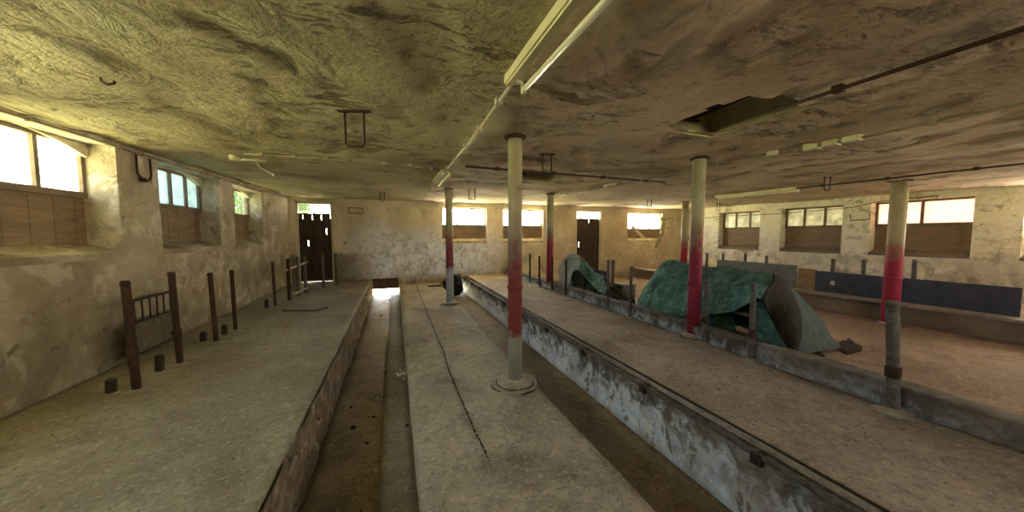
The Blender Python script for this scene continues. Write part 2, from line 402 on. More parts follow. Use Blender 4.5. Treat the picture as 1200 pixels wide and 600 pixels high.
# ------------------------------------------------------------------ ceiling
H1 = [ceil_at(*p) for p in ((866, 117), (935, 127), (843, 165), (782, 150))]
HOLES = [(2.28, 2.90, 1.52, 2.28), (1.85, 2.75, 4.72, 5.5)]
bm = BM(); nx, ny = 250, 250; g = []
for i in range(nx+1):
    row = []
    for j in range(ny+1):
        x = XL-.02+(XR-XL+.04)*i/nx; y = Y0-.02+(Y1-Y0+.04)*j/ny
        d = .022*noise.fractal((x*.8, y*.8, 3.), 1., 2., 6)
        r = noise.fractal((x*2.4+5, y*1.6, 8.), 1., 2.1, 6); d += .014 if r > .28 else (.014*max(0, (r-.18)/.1))
        row.append(bm.verts.new((x, y, zc(x, y)+d)))
    g.append(row)
for i in range(nx):
    for j in range(ny):
        x = g[i][j].co.x+.03; y = g[i][j].co.y+.03; e = .07*noise.noise((x*5, y*5, 0))
        if any(a+e < x < b+e and c+e < y < d-e for a, b, c, d in HOLES): continue
        f = bm.faces.new((g[i][j], g[i][j+1], g[i+1][j+1], g[i+1][j])); f.smooth = True
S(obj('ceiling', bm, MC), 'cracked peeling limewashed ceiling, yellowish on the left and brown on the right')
B('ceiling_slab', (XL-T_, XR+T_, Y0-T_, Y1+T_, 3.05, 3.3), MLB, kind='structure', label='unseen slab added above the plaster ceiling to block light', category='ceiling')  # added out of view so no sky light leaks through the ceiling
MHATCH = m_plain('yellowed_hatch_lining', (.50, .45, .26), (.36, .31, .17), .9)
for k, (a, b, c, d) in enumerate(HOLES):
    bm = BM(); zt = zc(a, c)+.24
    a -= .06; b += .06; c -= .06; d += .06
    for (p, q, r, s) in ((a-.03, a, c, d), (b, b+.03, c, d), (a-.03, b+.03, c-.03, c), (a-.03, b+.03, d, d+.03)): bx(bm, p, q, r, s, zc(a, c)+.012, zt)
    bx(bm, a, b, c, d, zt-.02, zt)
    S(obj('ceiling_shaft', bm, MHATCH), 'square opening broken into the ceiling '+('on the right, with a dark grating' if k == 0 else 'behind the middle columns'))
    hr = root('hatch_grating', (a+.1, c+.05, zt-.10), 'dark iron grating inside the large broken ceiling opening' if k == 0 else 'dark iron grating inside the small ceiling opening behind the near column', 'grating')
    bm = BM()
    for q in range(7): bx(bm, q*.055, q*.055+.03, -.03, (d-c)-.06, 0, .02)
    obj('slat', bm, MIR, hr, kind='stuff')
    B('frame_bar', (-.08, .42, -.04, 0, -.02, 0), MIR, hr); B('frame_bar', (-.08, .42, (d-c)-.10, (d-c)-.06, -.02, 0), MIR, hr)

# ------------------------------------------------------------------ windows
G_CLEAR = m_glass('dusty_clear_pane', (.92, .95, .93), (.8, .85, .8), .12)
G_BLUE = m_glass('pale_blue_frosted_pane', (.14, .165, .18), (.14, .17, .19), .5)
G_HALF = m_glass('dirty_pane', (.55, .55, .5), (.4, .4, .35), .3)
G_LEAF = m_glass('greyed_clear_pane', (.26, .28, .27), (.1, .1, .1), .03)
G_DIM = m_glass('green_grimy_pane', (.17, .17, .13), (.03, .035, .025), .5, .25)
G_PINK = m_glass('rosy_grimy_pane', (.26, .21, .185), (.20, .15, .13), .5)
WN_ = [0]
def window(axis, sgn, inner, u0, u1, z0, zg, z1, nlights, glass, label, setback=.27, frame=MFR, board=MBW, arch=False, mullion=.04, skip_board=False):
    """a window in an opening: timber frame, lights, board below the glass, sloping sill. sgn=+1: outside is towards +axis"""
    WN_[0] += 1
    mid = (u0+u1)/2; w_ = inner+sgn*setback
    r = root('window_%d' % WN_[0], (w_, mid, z0) if axis == 0 else (mid, w_, z0), label, 'window', kind='structure')
    hw = (u1-u0)/2; H = z1-z0; G = zg-z0
    def bb(bm, ua, ub, za, zb, da, db):
        da, db = sorted((sgn*da, sgn*db))
        if axis == 0: bx(bm, da, db, ua, ub, za, zb)
        else: bx(bm, ua, ub, da, db, za, zb)
    bm = BM(); m = mullion
    bb(bm, -hw, hw, H-m, H, -.03, .03); bb(bm, -hw, hw, G-m/2, G+m, -.035, .03); bb(bm, -hw, -hw+m, G, H, -.03, .03); bb(bm, hw-m, hw, G, H, -.03, .03)
    obj('window_frame', bm, frame, r)
    for k in range(1, nlights):
        bm = BM(); u = -hw+2*hw*k/nlights; bb(bm, u-m/2, u+m/2, G, H, -.028, .028); obj('mullion', bm, frame, r)
    for k in range(nlights):
        a = -hw+2*hw*k/nlights+m*.4; b = -hw+2*hw*(k+1)/nlights-m*.4
        bm = BM(); bb(bm, a, b, G+m*.5, H-m*.5, 0, .004); obj('pane', bm, glass[k % len(glass)], r)
    if not skip_board:
        bm = BM(); bb(bm, -hw, hw, 0, G-m/2, .0, .05)
        for q in range(int(2*hw/.22)+1): bb(bm, -hw+q*.22, -hw+q*.22+.012, .02, G-.04, -.004, .01)
        obj('lower_board', bm, board, r)
    # sill wedge
    bm = BM(); d0 = 0.; d1 = -setback-.012
    pr = [(d0, .10), (d1, .015), (d1, -.05), (d0, -.02)]
    vs_ = []
    for u in (-hw, hw): vs_.append([bm.verts.new((sgn*d, u, z) if axis == 0 else (u, sgn*d, z)) for d, z in pr])
    bm.faces.new(vs_[0]); bm.faces.new(vs_[1][::-1])
    for k in range(4): bm.faces.new((vs_[0][k], vs_[0][(k+1) % 4], vs_[1][(k+1) % 4], vs_[1][k]))
    obj('window_sill', bm, MWL if axis == 0 and sgn < 0 else (MWF if axis == 1 else MFR), r)
    if arch:
        bm = BM(); n = 16; rise = .14; top = []; lo = []
        for sd in (-.06, .05):
            tp = []; lw = []
            for k in range(n+1):
                u = -hw+2*hw*k/n; z = H-rise*(u/hw)**2
                tp.append(bm.verts.new((sgn*sd, u, H+.01) if axis == 0 else (u, sgn*sd, H+.01))); lw.append(bm.verts.new((sgn*sd, u, z) if axis == 0 else (u, sgn*sd, z)))
            top.append(tp); lo.append(lw)
        for k in range(n):
            bm.faces.new((lo[0][k], lo[0][k+1], lo[1][k+1], lo[1][k]))
            for s_ in (0, 1): bm.faces.new((top[s_][k], top[s_][k+1], lo[s_][k+1], lo[s_][k]))
        obj('arch_head', bm, MPF, r)
    # daylight portal guiding the sky light through this opening
    pl = bpy.data.lights.new('sky_portal', 'AREA'); pl.shape = 'RECTANGLE'; pl.size = 2*hw; pl.size_y = max(.05, H-G); pl.cycles.is_portal = True
    po = bpy.data.objects.new('sky_portal', pl); C.objects.link(po)
    po.location = (inner+sgn*(T_+.02), mid, (zg+z1)/2) if axis == 0 else (mid, inner+sgn*(T_+.02), (zg+z1)/2)
    po.rotation_euler = (PI/2, 0, (-sgn*-PI/2) if axis == 0 else (0 if sgn < 0 else PI))
    if axis == 0: po.rotation_euler = (PI/2, 0, PI/2 if sgn > 0 else -PI/2)
    return r
lab = ['left wall window beside the camera', 'left wall niche window at the photo edge, brown board below',
       'arched three-light window with pale blue panes on the left wall', 'arched left wall window with green foliage outside, nearest the corner']
for k, (a, b) in enumerate(LWIN):
    window(0, -1, XL, a, b, 1.36, 1.95, 2.49, (4 if k == 2 else 3) if k != 3 else 2, [[G_CLEAR], [G_HALF], [G_BLUE], [G_LEAF]][k], lab[k], arch=True, frame=MFR)
window(1, 1, Y1, *FWIN[0], 1.34, 1.87, 2.47, 3, [G_CLEAR], 'bright three-light window on the far wall, left of the middle column', .12, frame=MFG)
window(1, 1, Y1, *FWIN[1], 1.34, 1.87, 2.47, 3, [G_CLEAR], 'bright window on the far wall, partly behind the nearest column', .12, frame=MFG)
wC = window(1, 1, Y1, *FWIN[2], 1.34, 1.80, 2.47, 3, [G_CLEAR], 'bright window with a broken lower board on the far wall, near the right corner', .12, frame=MFG)
labR = ['grimy green three-light window on right wall, nearest the far corner', 'wide grimy green window in the middle of the right wall', 'rosy bright window on the right wall behind the red column at the photo edge',
        'right wall window outside the frame', 'right wall window beside the rear stalls', 'right wall window close to the rear wall']
for k, (a, b) in enumerate(RWIN):
    window(0, 1, XR, a, b, 1.08, 1.80, 2.42, 3 if k < 2 else 2, [G_DIM] if k < 2 else ([G_PINK] if k == 2 else [G_CLEAR]), labR[k], .27, mullion=.05)
for k, (a, b) in enumerate(BWIN):
    window(1, -1, Y0, a, b, 1.2, 1.55, 2.3, 3, [G_CLEAR], 'unseen rear wall window %s, added to let daylight in' % ['in the middle', 'at the right'][k], .2)
# broken plank leaning in the third far window
t = root('broken_plank', (9.55, Y1+.10, 1.50), 'broken plank leaning across the lower board of the far right window', 'plank')
bm = BM(); bx(bm, -.42, .42, -.015, .015, -.06, .06); o = obj('plank', bm, MPF, t); o.rotation_euler = (0, math.radians(38), 0); o.location = (0, 0, .17)
t = root('hanging_curtain', (10.72, Y1-.035, 1.0), 'torn curtain strip hanging beside the far right window', 'curtain')
bm = BM(); prev = None
for k in range(15):
    z = 1.35-k*.095; off = -.0 - .35*max(0, (k-6)/8.)**1.2; wv = .10+.03*math.sin(k*1.7)
    row = [bm.verts.new((off+wv*(u-.5)*2 + .02*math.sin(k), .03*math.sin(u*9+k*.4), z)) for u in (0, .25, .5, .75, 1)]
    if prev:
        for q in range(4): bm.faces.new((prev[q], prev[q+1], row[q+1], row[q])).smooth = True
    prev = row
o = obj('cloth', bm, m_plain('old_curtain', (.40, .35, .24), (.2, .16, .1)), t)
md = o.modifiers.new('s', 'SOLIDIFY'); md.thickness = .006

# ------------------------------------------------------------------ doors
def door(n, x0, x1, z0, ztop, ztr, slits, label, mat, frame):
    r = root('door_%d' % n, ((x0+x1)/2, Y1+.10, z0), label, 'door', kind='structure'); hw = (x1-x0)/2; H = ztop-z0; Tt = ztr-z0
    bm = BM(); bx(bm, -hw, -hw+.05, -.06, .06, 0, H); bx(bm, hw-.05, hw, -.06, .06, 0, H); bx(bm, -hw, hw, -.06, .06, H-.045, H); obj('door_frame', bm, frame, r)
    # leaf of separate planks, daylight through the rotten gaps
    npl = 7; a0 = -hw+.05; wd = 2*(hw-.05)/npl
    bm = BM()
    for k in range(npl):
        ua, ub = a0+k*wd+.0005, a0+(k+1)*wd-.0005; cuts = sorted([s for s in slits if s[0] == k], key=lambda s: s[1])
        z = .01; tp = Tt+.0-.03*R.random()
        for (_, c0, c1) in cuts:
            bx(bm, ua, ub, 0, .03, z, c0); bx(bm, ua, ua+wd*.78, 0, .03, c0, c1); z = c1
        if z < tp: bx(bm, ua, ub, 0, .03, z, tp)
    bx(bm, -hw+.05, hw-.05, .0305, .045, .01, Tt*.12)
    lf = obj('plank_leaf', bm, mat, r)
    bm = BM()
    bx(bm, -hw+.07, hw-.07, -.03, -.001, Tt*.80, Tt*.80+.09); bx(bm, -hw+.07, hw-.07, -.03, -.001, .2, .29)
    obj('ledge_batten', bm, mat, lf)
    bm = BM(); bx(bm, -.05, .05, -.028, -.002, -Tt*.30, Tt*.30); o = obj('diagonal_brace', bm, mat, lf); o.location = (0, 0, Tt*.5); o.rotation_euler = (0, -.55, 0)
    bm = BM(); bx(bm, -.015, .015, -.05, -.03, Tt*.45, Tt*.45+.14); obj('door_handle', bm, MIR, lf)
    bm = BM(); bx(bm, -hw+.05, hw-.05, .0, .004, Tt+.03, H-.045); obj('transom_pane', bm, G_LEAF if n == 1 else G_CLEAR, r)
    pl = bpy.data.lights.new('sky_portal', 'AREA'); pl.shape = 'RECTANGLE'; pl.size = 2*hw; pl.size_y = H-Tt; pl.cycles.is_portal = True
    po = bpy.data.objects.new('sky_portal', pl); C.objects.link(po); po.location = ((x0+x1)/2, Y1+T_+.02, z0+(Tt+H)/2); po.rotation_euler = (PI/2, 0, PI)
    return r
door(1, -2.6, -1.68, .2, 2.5, 2.2, [(0, 1.83, 1.94), (2, 1.80, 1.93), (4, 1.80, 1.94), (6, 1.85, 1.95), (1, 1.05, 1.35), (5, 1.38, 1.55)],
     'dark plank door with light slits and a bright transom, left end of far wall', MDW, MPF)
door(2, 6.52, 7.66, -.15, 2.5, 2.22, [(0, 1.25, 1.45), (3, 2.2, 2.33)], 'dark brown plank door under a transom on the far wall behind the tarpaulins', MDW, MPF)

# openings at the gutter ends, each half closed by a board
t = root('drain_board', (-.28, Y1+.05, .0), 'dark board hanging over the bright opening at the end of the left gutter', 'board')
B('board', (-.385, .385, -.02, .02, -.12, .225), MDW, t, .006)
t = root('drain_board', (1.82, Y1+.05, .0), 'small dark board over the opening at the end of the right gutter', 'board')
B('board', (-.27, .27, -.02, .02, -.13, .13), MDW, t, .006)
# dark sack at the end of the walkway
t = root('sack', (1.72, 9.9, -.3), 'black crumpled sack lying in the far end of the right gutter', 'sack')
bm = BM(); bmesh.ops.create_icosphere(bm, subdivisions=4, radius=1)
for v in bm.verts:
    n = noise.fractal(v.co*1.7, 1., 2., 5); v.co = Vector((v.co.x*.30, v.co.y*.28, max(0, v.co.z*.34+.27)))*(1+.28*n); v.co.z = max(v.co.z, 0.)
for f in bm.faces: f.smooth = True
obj('sack_body', bm, m_plain('black_sack', (.03, .028, .03), (.012, .011, .012), .55), t)
t = root('iron_bar', (1.12, 9.75, .03), 'short dark iron bar lying at the far end of the walkway', 'bar'); T('bar', [(-.2, 0, 0), (.2, .05, 0)], .022, MIR, t, 8)

# ------------------------------------------------------------------ columns
def column(x, y, z0, r, mat, label, disc=None, ring=None):
    t = root('cast_iron_column', (x, y, z0), label, 'column', 'cast iron columns carrying the ceiling')
    H = zc(x, y)-z0+.015
    bm = BM(); lathe(bm, [(r*1.02, -.01), (r*1.02, .5), (r, 1.2), (r*.98, H)], 32); obj('shaft', bm, mat, t)
    bm = BM(); lathe(bm, [(r*1.25, H-.03), (r*1.5, H-.015), (r*1.5, H)], 32); obj('cap_ring', bm, MRD, t)
    if ring:
        bm = BM(); lathe(bm, [(r*1.05, ring-.02), (r*1.12, ring-.01), (r*1.12, ring+.01), (r*1.05, ring+.02)], 32); obj('collar', bm, mat, t)
    if disc:
        bm = BM(); lathe(bm, [(disc*1.28, -.03), (disc*1.26, .014), (disc*.95, .016)], 48, wob=.10, sm=False); o = obj('footing', bm, MWK if z0 < .1 else MPR, t)
        bm = BM(); tube(bm, [(disc*1.02*math.cos(a_)*(1+.03*math.sin(a_*5)), disc*1.02*math.sin(a_)*(1+.03*math.sin(a_*5)), .017) for a_ in [2*PI*k/30 for k in range(31)]], .006, 6); tube(bm, [(disc*1.27*math.cos(a_)*(1+.05*math.sin(a_*4+1)), disc*1.27*math.sin(a_)*(1+.05*math.sin(a_*4+1)), .004) for a_ in [PI*.9+PI*1.2*k/24 for k in range(25)]], .006, 6); obj('footing_crack', bm, MIR, t)
        bm = BM(); lathe(bm, [(disc, .01), (disc*.99, .036), (disc*.96, .040), (r*1.25, .044), (r*1.1, .06), (r*.9, .062)], 48, wob=.03, sm=False); obj('base_disc', bm, MWK, t)
    return t
RED = (.30, .035, .035); MAG = (.42, .02, .05)
MK1 = m_column('near_column_paint', .6, 1.58, 2.05, (.18, .035, .03), lowc=(.29, .28, .225))
MK2 = m_column('far_column_paint', .85, 1.65, 2.1, (.2, .035, .045), lowc=(.34, .38, .44))
MK3 = m_column('red_column_paint', 0, 1.5, 1.85, (.24, .022, .042))
MK4 = m_column('red_right_column_paint', 0, 1.6, 1.95, (.33, .02, .045), (.40, .33, .22))
column(1.157, 3.05, 0, .073, MK1, 'nearest column on the walkway, cream above, dull red middle, round concrete base', .19, 1.02)
column(1.157, 7.2, 0, .082, MK2, 'slim column at the far end of the walkway, blue-grey foot', .17, .85)
column(3.70, 3.08, .2, .078, MK3, 'red footed column on the right platform behind the near curb', .15, .72)
column(3.72, 7.3, .2, .085, MK3, 'red column at the far right platform beside the first grey tarpaulin', .13, .72)
column(8.78, 3.12, -.15, .115, MK4, 'crimson column at the right edge in front of the dark blue board', .14, .9)
column(8.78, 7.75, -.15, .10, MK4, 'distant red column behind the big tarpaulin', None, .9)

# ------------------------------------------------------------------ stall posts
def post(x, y, z0, h, r, mat, label, group, lean=(0, 0), collar=True, mound=True, name='stall_post'):
    t = root(name, (x, y, z0), label, 'post', group)
    n = 7; pts = [(lean[0]*k/n, lean[1]*k/n, h*k/n) for k in range(n+1)]
    bm = BM(); tube(bm, pts, [r*(1+.03*R.uniform(-1, 1)) for _ in pts], 14); pp_ = obj('pipe', bm, mat, t)
    bm = BM(); lathe(bm, [(r*.6, 0), (r*1.08, .003), (r*1.08, .03), (r*.8, .045)], 16, (lean[0], lean[1], h-.035)); obj('pipe_cap', bm, mat, pp_)
    if collar:
        cz = h*.36; o = (lean[0]*.36, lean[1]*.36, cz)
        bm = BM(); lathe(bm, [(r*1.0, -.045), (r*1.22, -.035), (r*1.22, .035), (r*1.0, .045)], 16, o); tube(bm, [(o[0], o[1], cz), (o[0]-r*1.9, o[1], cz)], r*.35, 8); obj('clamp', bm, MRD, pp_)
    if mound:
        bm = BM(); lathe(bm, [(r*3.2, -.012), (r*2.7, .006), (r*1.6, .02), (r*1.1, .03)], 20, wob=.45); obj('mortar_foot', bm, MPR if x > 0 else MPL, t)
    return t
LG = 'rusty pipe posts along the left stalls'
lp = [(3.64, .96, 'nearest thick rusty pipe post on left platform', .044), (4.24, .97, 'second thick rusty post on left platform, right of the gate', .042), (4.96, .88, 'third rusty post on left platform, below the blue window', .038),
      (5.48, .86, 'fourth rusty post on left platform, alone beside two stubs', .036), (7.09, .85, 'thin dark post on left platform in front of the bent floor bar', .032)]
for y, h, l, r in lp: post(-2.12, y, .2, h, r*.68, MRD, l, LG, (R.uniform(-.02, .02), R.uniform(-.02, .02)), r > .04)
for (x, y, l) in ((-2.07, 7.76, 'post of the pipe rack nearest the camera, left platform'), (-2.02, 8.25, 'middle post of the pipe rack by the far left door'), (-2.0, 8.75, 'rear post of the pipe rack by the far left door'), (-1.75, 9.4, 'short post in front of the dark far door'), (-1.5, 9.75, 'last post at the right side of the far door')):
    post(x, y, .2, .86, .034, MRG if y > 8 else MRD, l, LG, mound=False, collar=False)
t = root('rack_rail', (-2.05, 7.76, .88), 'pale horizontal rail joining the pipe rack posts by the far door', 'rail'); T('rail', [(-.03, -.1, -.04), (.02, .6, 0), (.07, 1.1, .03)], .018, MCO, t)
t = root('rack_rail', (-2.0, 8.0, .30), 'low pale foot rail between the pipe rack posts', 'rail'); T('rail', [(-.03, -.1, 0), (.03, .8, 0)], .02, MCO, t)
for x, y, h, l in ((-2.30, 3.67, .13, 'nearest short pipe stub left of the first post'), (-2.21, 4.10, .17, 'short pipe stub beside the second left post'), (-2.30, 5.08, .13, 'short pipe stub left of the third post'), (-2.19, 5.34, .14, 'short pipe stub left of the fourth post'), (-2.24, 7.04, .17, 'short pipe stub left of the thin fifth post')):
    t = root('pipe_stub', (x, y, .2), l, 'pipe stub', 'cut pipe stubs beside the left posts')
    bm = BM(); tube(bm, [(0, 0, -.01), (.004, 0, h*.9), (.006, 0, h)], [.034, .034, .026], 12); obj('stub', bm, MIR, t)
    bm = BM(); lathe(bm, [(.06, -.01), (.05, .008), (.036, .014)], 14, wob=.3); obj('mortar_foot', bm, MPL, t)
RG = 'pipe posts along the low kerb on the right platform'
rp = [(1047, 482, .84, 'large leaning grey pipe post at the right edge of the photo', .046, (0, .05)), (880, 420, .84, 'grey post in front of the open right end of the big tarpaulin', .033, (.02, .02)), (825, 398, .86, 'grey post directly right of the near red column', .032, (.02, 0)),
      (738, 373, .84, 'post left of the big green tarpaulin', .031, (.01, 0)), (712, 363, .90, 'post in front of the grey crate', .033, (0, 0)), (663, 346, .80, 'dark thin post before the first tarpaulin', .030, (0, 0)),
      (647, 341, .82, 'post right beside the far red column', .032, (0, 0)), (632, 336, .80, 'slim post left of the far red column', .032, (0, 0)), (621, 332, .82, 'second last slim post before the far wall', .032, (0, 0))]
for px, py, h, l, r, ln in rp:
    p = at(px, py, 0, 3.58); post(3.58, p.y, .2, h, r*.8, MRG if px > 690 else MRD, l, RG, ln, r > .031)
for x, y, l in ((3.56, 9.2, 'last slim post close to the far wall'), (3.57, 10.0, 'post standing against the far wall under the windows')): post(x, y, .2, .82, .032, MRD, l, RG)
post(4.35, 5.6, -.15, 1.17, .034, MRG, 'grey post behind the kerb at the right side of the first tarpaulin', RG, collar=False)
post(4.5, 6.9, -.15, .75, .03, MRD, 'short post under the first tarpaulin', RG, collar=False)
FG = 'pipe posts carrying the stall boards below the right wall'
for (px, py, l) in ((828, 297, 'far pipe post just right of the near red column'), (847, 297, 'pipe post at the left end of the grey board'), (873, 298, 'pipe post above the middle of the grey board'), (898, 300, 'pipe post above the right half of the grey board'), (976, 304, 'pipe post above the left end of the dark blue board'), (1012, 305, 'pipe post above the dark blue board left of the crimson column'), (1072, 305, 'pipe post above the dark blue board right of the crimson column')):
    p = at(px, py, 0, 9.38); post(9.40, p.y, .19, p.z-.19, .036, MRG, l, FG, collar=False, mound=False)

# ------------------------------------------------------------------ boards
MB1 = m_plain('grey_board_paint', (.17, .175, .16), (.12, .12, .11), .7); MB2 = m_plain('dark_blue_board_paint', (.075, .08, .105), (.04, .045, .06), .6)
t = root('stall_board', (9.30, 5.95, .25), 'long grey stall board fixed to posts behind the big tarpaulin', 'board'); B('panel', (-.02, .02, -1.02, 1.05, 0, .56), MB1, t, .004).rotation_euler = (0, .03, 0)
t = root('stall_board', (9.30, 3.3, .25), 'long dark blue stall board behind the crimson column', 'board'); B('panel', (-.02, .02, -1.4, 1.24, 0, .47), MB2, t, .004)
B('note', (-.028, -.021, .88, .95, .18, .27), m_plain('white_sticker', (.7, .7, .7), rough=.7), t, label='small pale square sticker')
t = root('rusty_sheet', (9.32, 4.72, .25), 'rust-brown stained metal sheet between the grey and blue boards', 'sheet'); B('panel', (-.01, .01, -.19, .18, 0, .50), m_rust('rusty_sheet_metal', (.28, .17, .09), (.36, .25, .14), .8, .1, 5), t)

# ------------------------------------------------------------------ gate against left wall
t = root('lattice_gate', (-2.6, 4.80, .2), 'rusty low iron gate with barred top standing by the left wall behind the first posts', 'gate')
bm = BM(); hw = .40
for z in (.08, .42, .66): tube(bm, [(0, -hw, z), (0, hw, z)], .014, 8)
for y in (-hw, hw): tube(bm, [(0, y, 0), (0, y, .66)], .016, 8)
obj('gate_frame', bm, MIR, t)
for k in range(6): T('bar', [(0, -hw+.11+k*.116, .42), (0, -hw+.11+k*.116, .66)], .008, MIR, t, 6)
B('gate_panel', (-.006, .006, -hw, hw, .08, .42), m_rust('gate_sheet', (.16, .13, .09), (.11, .08, .055)), t)
t = root('floor_rod', (-1.2, 6.6, .215), 'bent thin dark metal rod lying on the left platform', 'rod')
T('rod', [at(331, 364, 2, .215)-Vector((-1.2, 6.6, .215)), at(370, 364, 2, .215)-Vector((-1.2, 6.6, .215)), at(384, 360, 2, .215)-Vector((-1.2, 6.6, .215))], .011, MIR, t, 6)

# ------------------------------------------------------------------ tarpaulins
def sheet(name, cols, mats, label, sub=5, amp=.03, thick=.006, org=(0, 0, 0)):
    """cloth through columns of points; each column: list of Vectors of equal length; mats: material index per column gap"""
    nc = len(cols); nr = len(cols[0])
    def cr(p0, p1, p2, p3, u): return .5*((2*p1)+(p2-p0)*u+(2*p0-5*p1+4*p2-p3)*u*u+(3*p1-p0-3*p2+p3)*u*u*u)
    def interp(lst, f):
        i = min(int(f), len(lst)-2); u = f-i; g_ = lambda k: lst[max(0, min(len(lst)-1, k))]
        return cr(g_(i-1), g_(i), g_(i+1), g_(i+2), u)
    NU = (nc-1)*sub; NV = (nr-1)*sub; bm = BM(); G = []
    for a in range(NU+1):
        col = [interp([c[k] for c in cols], a/sub) for k in range(nr)]; row = []
        for b in range(NV+1):
            p = interp(col, b/sub)
            n1 = noise.fractal(p*2.2, 1., 2., 3); rid = abs(noise.noise(p*3.1+Vector((4, 0, 0))+Vector((n1, n1, 0))*.6)); n2 = -abs(noise.noise(p*7.5))*1.6
            q = p + Vector((-.7, -.35, .6))*(amp*(1. if a < NU*.62 else .45)*(1.2*n1+.35*n2-1.6*rid+.4))
            row.append(bm.verts.new(q-Vector(org)))
        G.append(row)
    for a in range(NU):
        for b in range(NV):
            f = bm.faces.new((G[a][b], G[a+1][b], G[a+1][b+1], G[a][b+1])); f.smooth = True; f.material_index = mats[min(a//sub, len(mats)-1)]
    return bm
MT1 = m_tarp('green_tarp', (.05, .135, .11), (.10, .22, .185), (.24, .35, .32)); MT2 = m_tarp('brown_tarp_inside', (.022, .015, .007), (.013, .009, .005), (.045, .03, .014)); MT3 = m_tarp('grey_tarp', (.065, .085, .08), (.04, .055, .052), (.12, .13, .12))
MT3b = m_tarp('pale_tarp', (.30, .36, .33), (.22, .28, .26), (.42, .45, .42))
def colm(*p): return [at(a, b, 0, x) for a, b, x in p]
def dn(v, z): return Vector((v.x, v.y, z))
big = []
spec = [((749, 366, 4.05), (748, 358, 4.15), (748, 350, 4.4), (751, 344, 4.8), (756, 340, 5.3)),
        ((768, 370, 4.02), (764, 355, 4.12), (765, 335, 4.4), (774, 312, 4.9), (784, 310, 5.4)),
        ((792, 371, 4.02), (793, 356, 4.10), (795, 334, 4.35), (800, 313, 4.8), (806, 310, 5.4)),
        ((822, 368, 4.02), (822, 355, 4.10), (823, 336, 4.30), (826, 320, 4.7), (832, 315, 5.4)),
        ((851, 366, 4.02), (851, 355, 4.08), (852, 337, 4.30), (855, 321, 4.7), (858, 316, 5.3)),
        ((874, 357, 4.0), (876, 349, 4.05), (880, 338, 4.2), (886, 327, 4.5), (884, 319, 5.2)),
        ((891, 352, 3.98), (894, 346, 4.02), (899, 338, 4.12), (906, 328, 4.4), (903, 322, 5.1)),
        ((921, 404, 4.04), (910, 386, 4.05), (899, 358, 4.05), (908, 332, 4.4), (908, 324, 5.1)),
        ((933, 414, 4.10), (938, 396, 4.2), (939, 372, 4.4), (931, 348, 4.75), (922, 333, 5.3)),
        ((958, 412, 4.9), (957, 404, 5.0), (954, 390, 5.15), (948, 370, 5.35), (943, 352, 5.7)),
        ((988, 406, 6.2), (984, 404, 6.2), (978, 399, 6.15), (972, 390, 6.2), (965, 377, 6.3))]
for s in spec:
    c = colm(*s); l = c[-1]
    c += [Vector((l.x+.35, l.y+.25, max(.0, l.z*.55))), Vector((l.x+.6, l.y+.4, -.12))]
    big.append(c)
bm = sheet('t', big, [0, 0, 0, 0, 0, 0, 1, 1, 2, 2], '', 9, .06)
for v in bm.verts: v.co.z = max(v.co.z, -.13)
o = obj('tarpaulin', bm, [MT1, MT2, MT3]); md = o.modifiers.new('s', 'SOLIDIFY'); md.thickness = .005
tag(o, 'large green tarpaulin with brown and grey folds draped over a trestle table', 'tarpaulin')
# hanging lower drape below the table
c1 = [colm((826, 366, 4.25), (826, 385, 4.28), (828, 402, 4.3)), colm((840, 368, 4.25), (841, 386, 4.3), (842, 404, 4.35)), colm((860, 369, 4.5), (862, 388, 4.5), (864, 408, 4.45))]
c2 = [colm((886, 354, 4.1), (888, 378, 4.1), (888, 402, 4.15)), colm((896, 352, 4.2), (902, 380, 4.15), (903, 410, 4.15)), colm((910, 360, 4.4), (916, 388, 4.2), (922, 412, 4.15))]
for c, l in ((c1, 'dark green tarpaulin scrap hanging under the left half of the trestle table'), (c2, 'green tarpaulin flap hanging behind the grey post at the table end')):
    o = obj('tarpaulin_flap', sheet('t', c, [0, 0], '', 6, .03), MT1); o.modifiers.new('s', 'SOLIDIFY').thickness = .005; tag(o, l, 'tarpaulin')
# trestle table under it
t = root('trestle_table', (4.62, 3.25, -.15), 'worn trestle table mostly hidden under the large tarpaulin', 'table')
zt = at(860, 361, 0, 4.25).z+.15-.02
B('tabletop', (-.38, .3, -.75, .45, zt-.05, zt-.01), MBW, t, .006)
for sx in (-.33, .25):
    for sy in (-.6, .38): T('leg', [(sx, sy, 0), (sx, sy, zt-.045)], .026, MRG, t)
t = root('hay_rack', (5.05, 3.6, -.15), 'old metal rack hidden below the ridge of the large tarpaulin', 'rack')
bm = BM(); zz = .98
for y in (-.55, .6): tube(bm, [(-.12, y, .52), (-.12, y, zz), (.25, y, zz), (.25, y, .52)], .018, 8)
tube(bm, [(-.12, -.55, zz), (-.12, .6, zz)], .018, 8); tube(bm, [(.25, -.55, zz), (.25, .6, zz)], .018, 8); 
for sx in (-.12, .25):
    for y in (-.55, .6): tube(bm, [(sx, y, .0), (sx, y, .53)], .018, 8)
obj('rack_frame', bm, MIR, t)

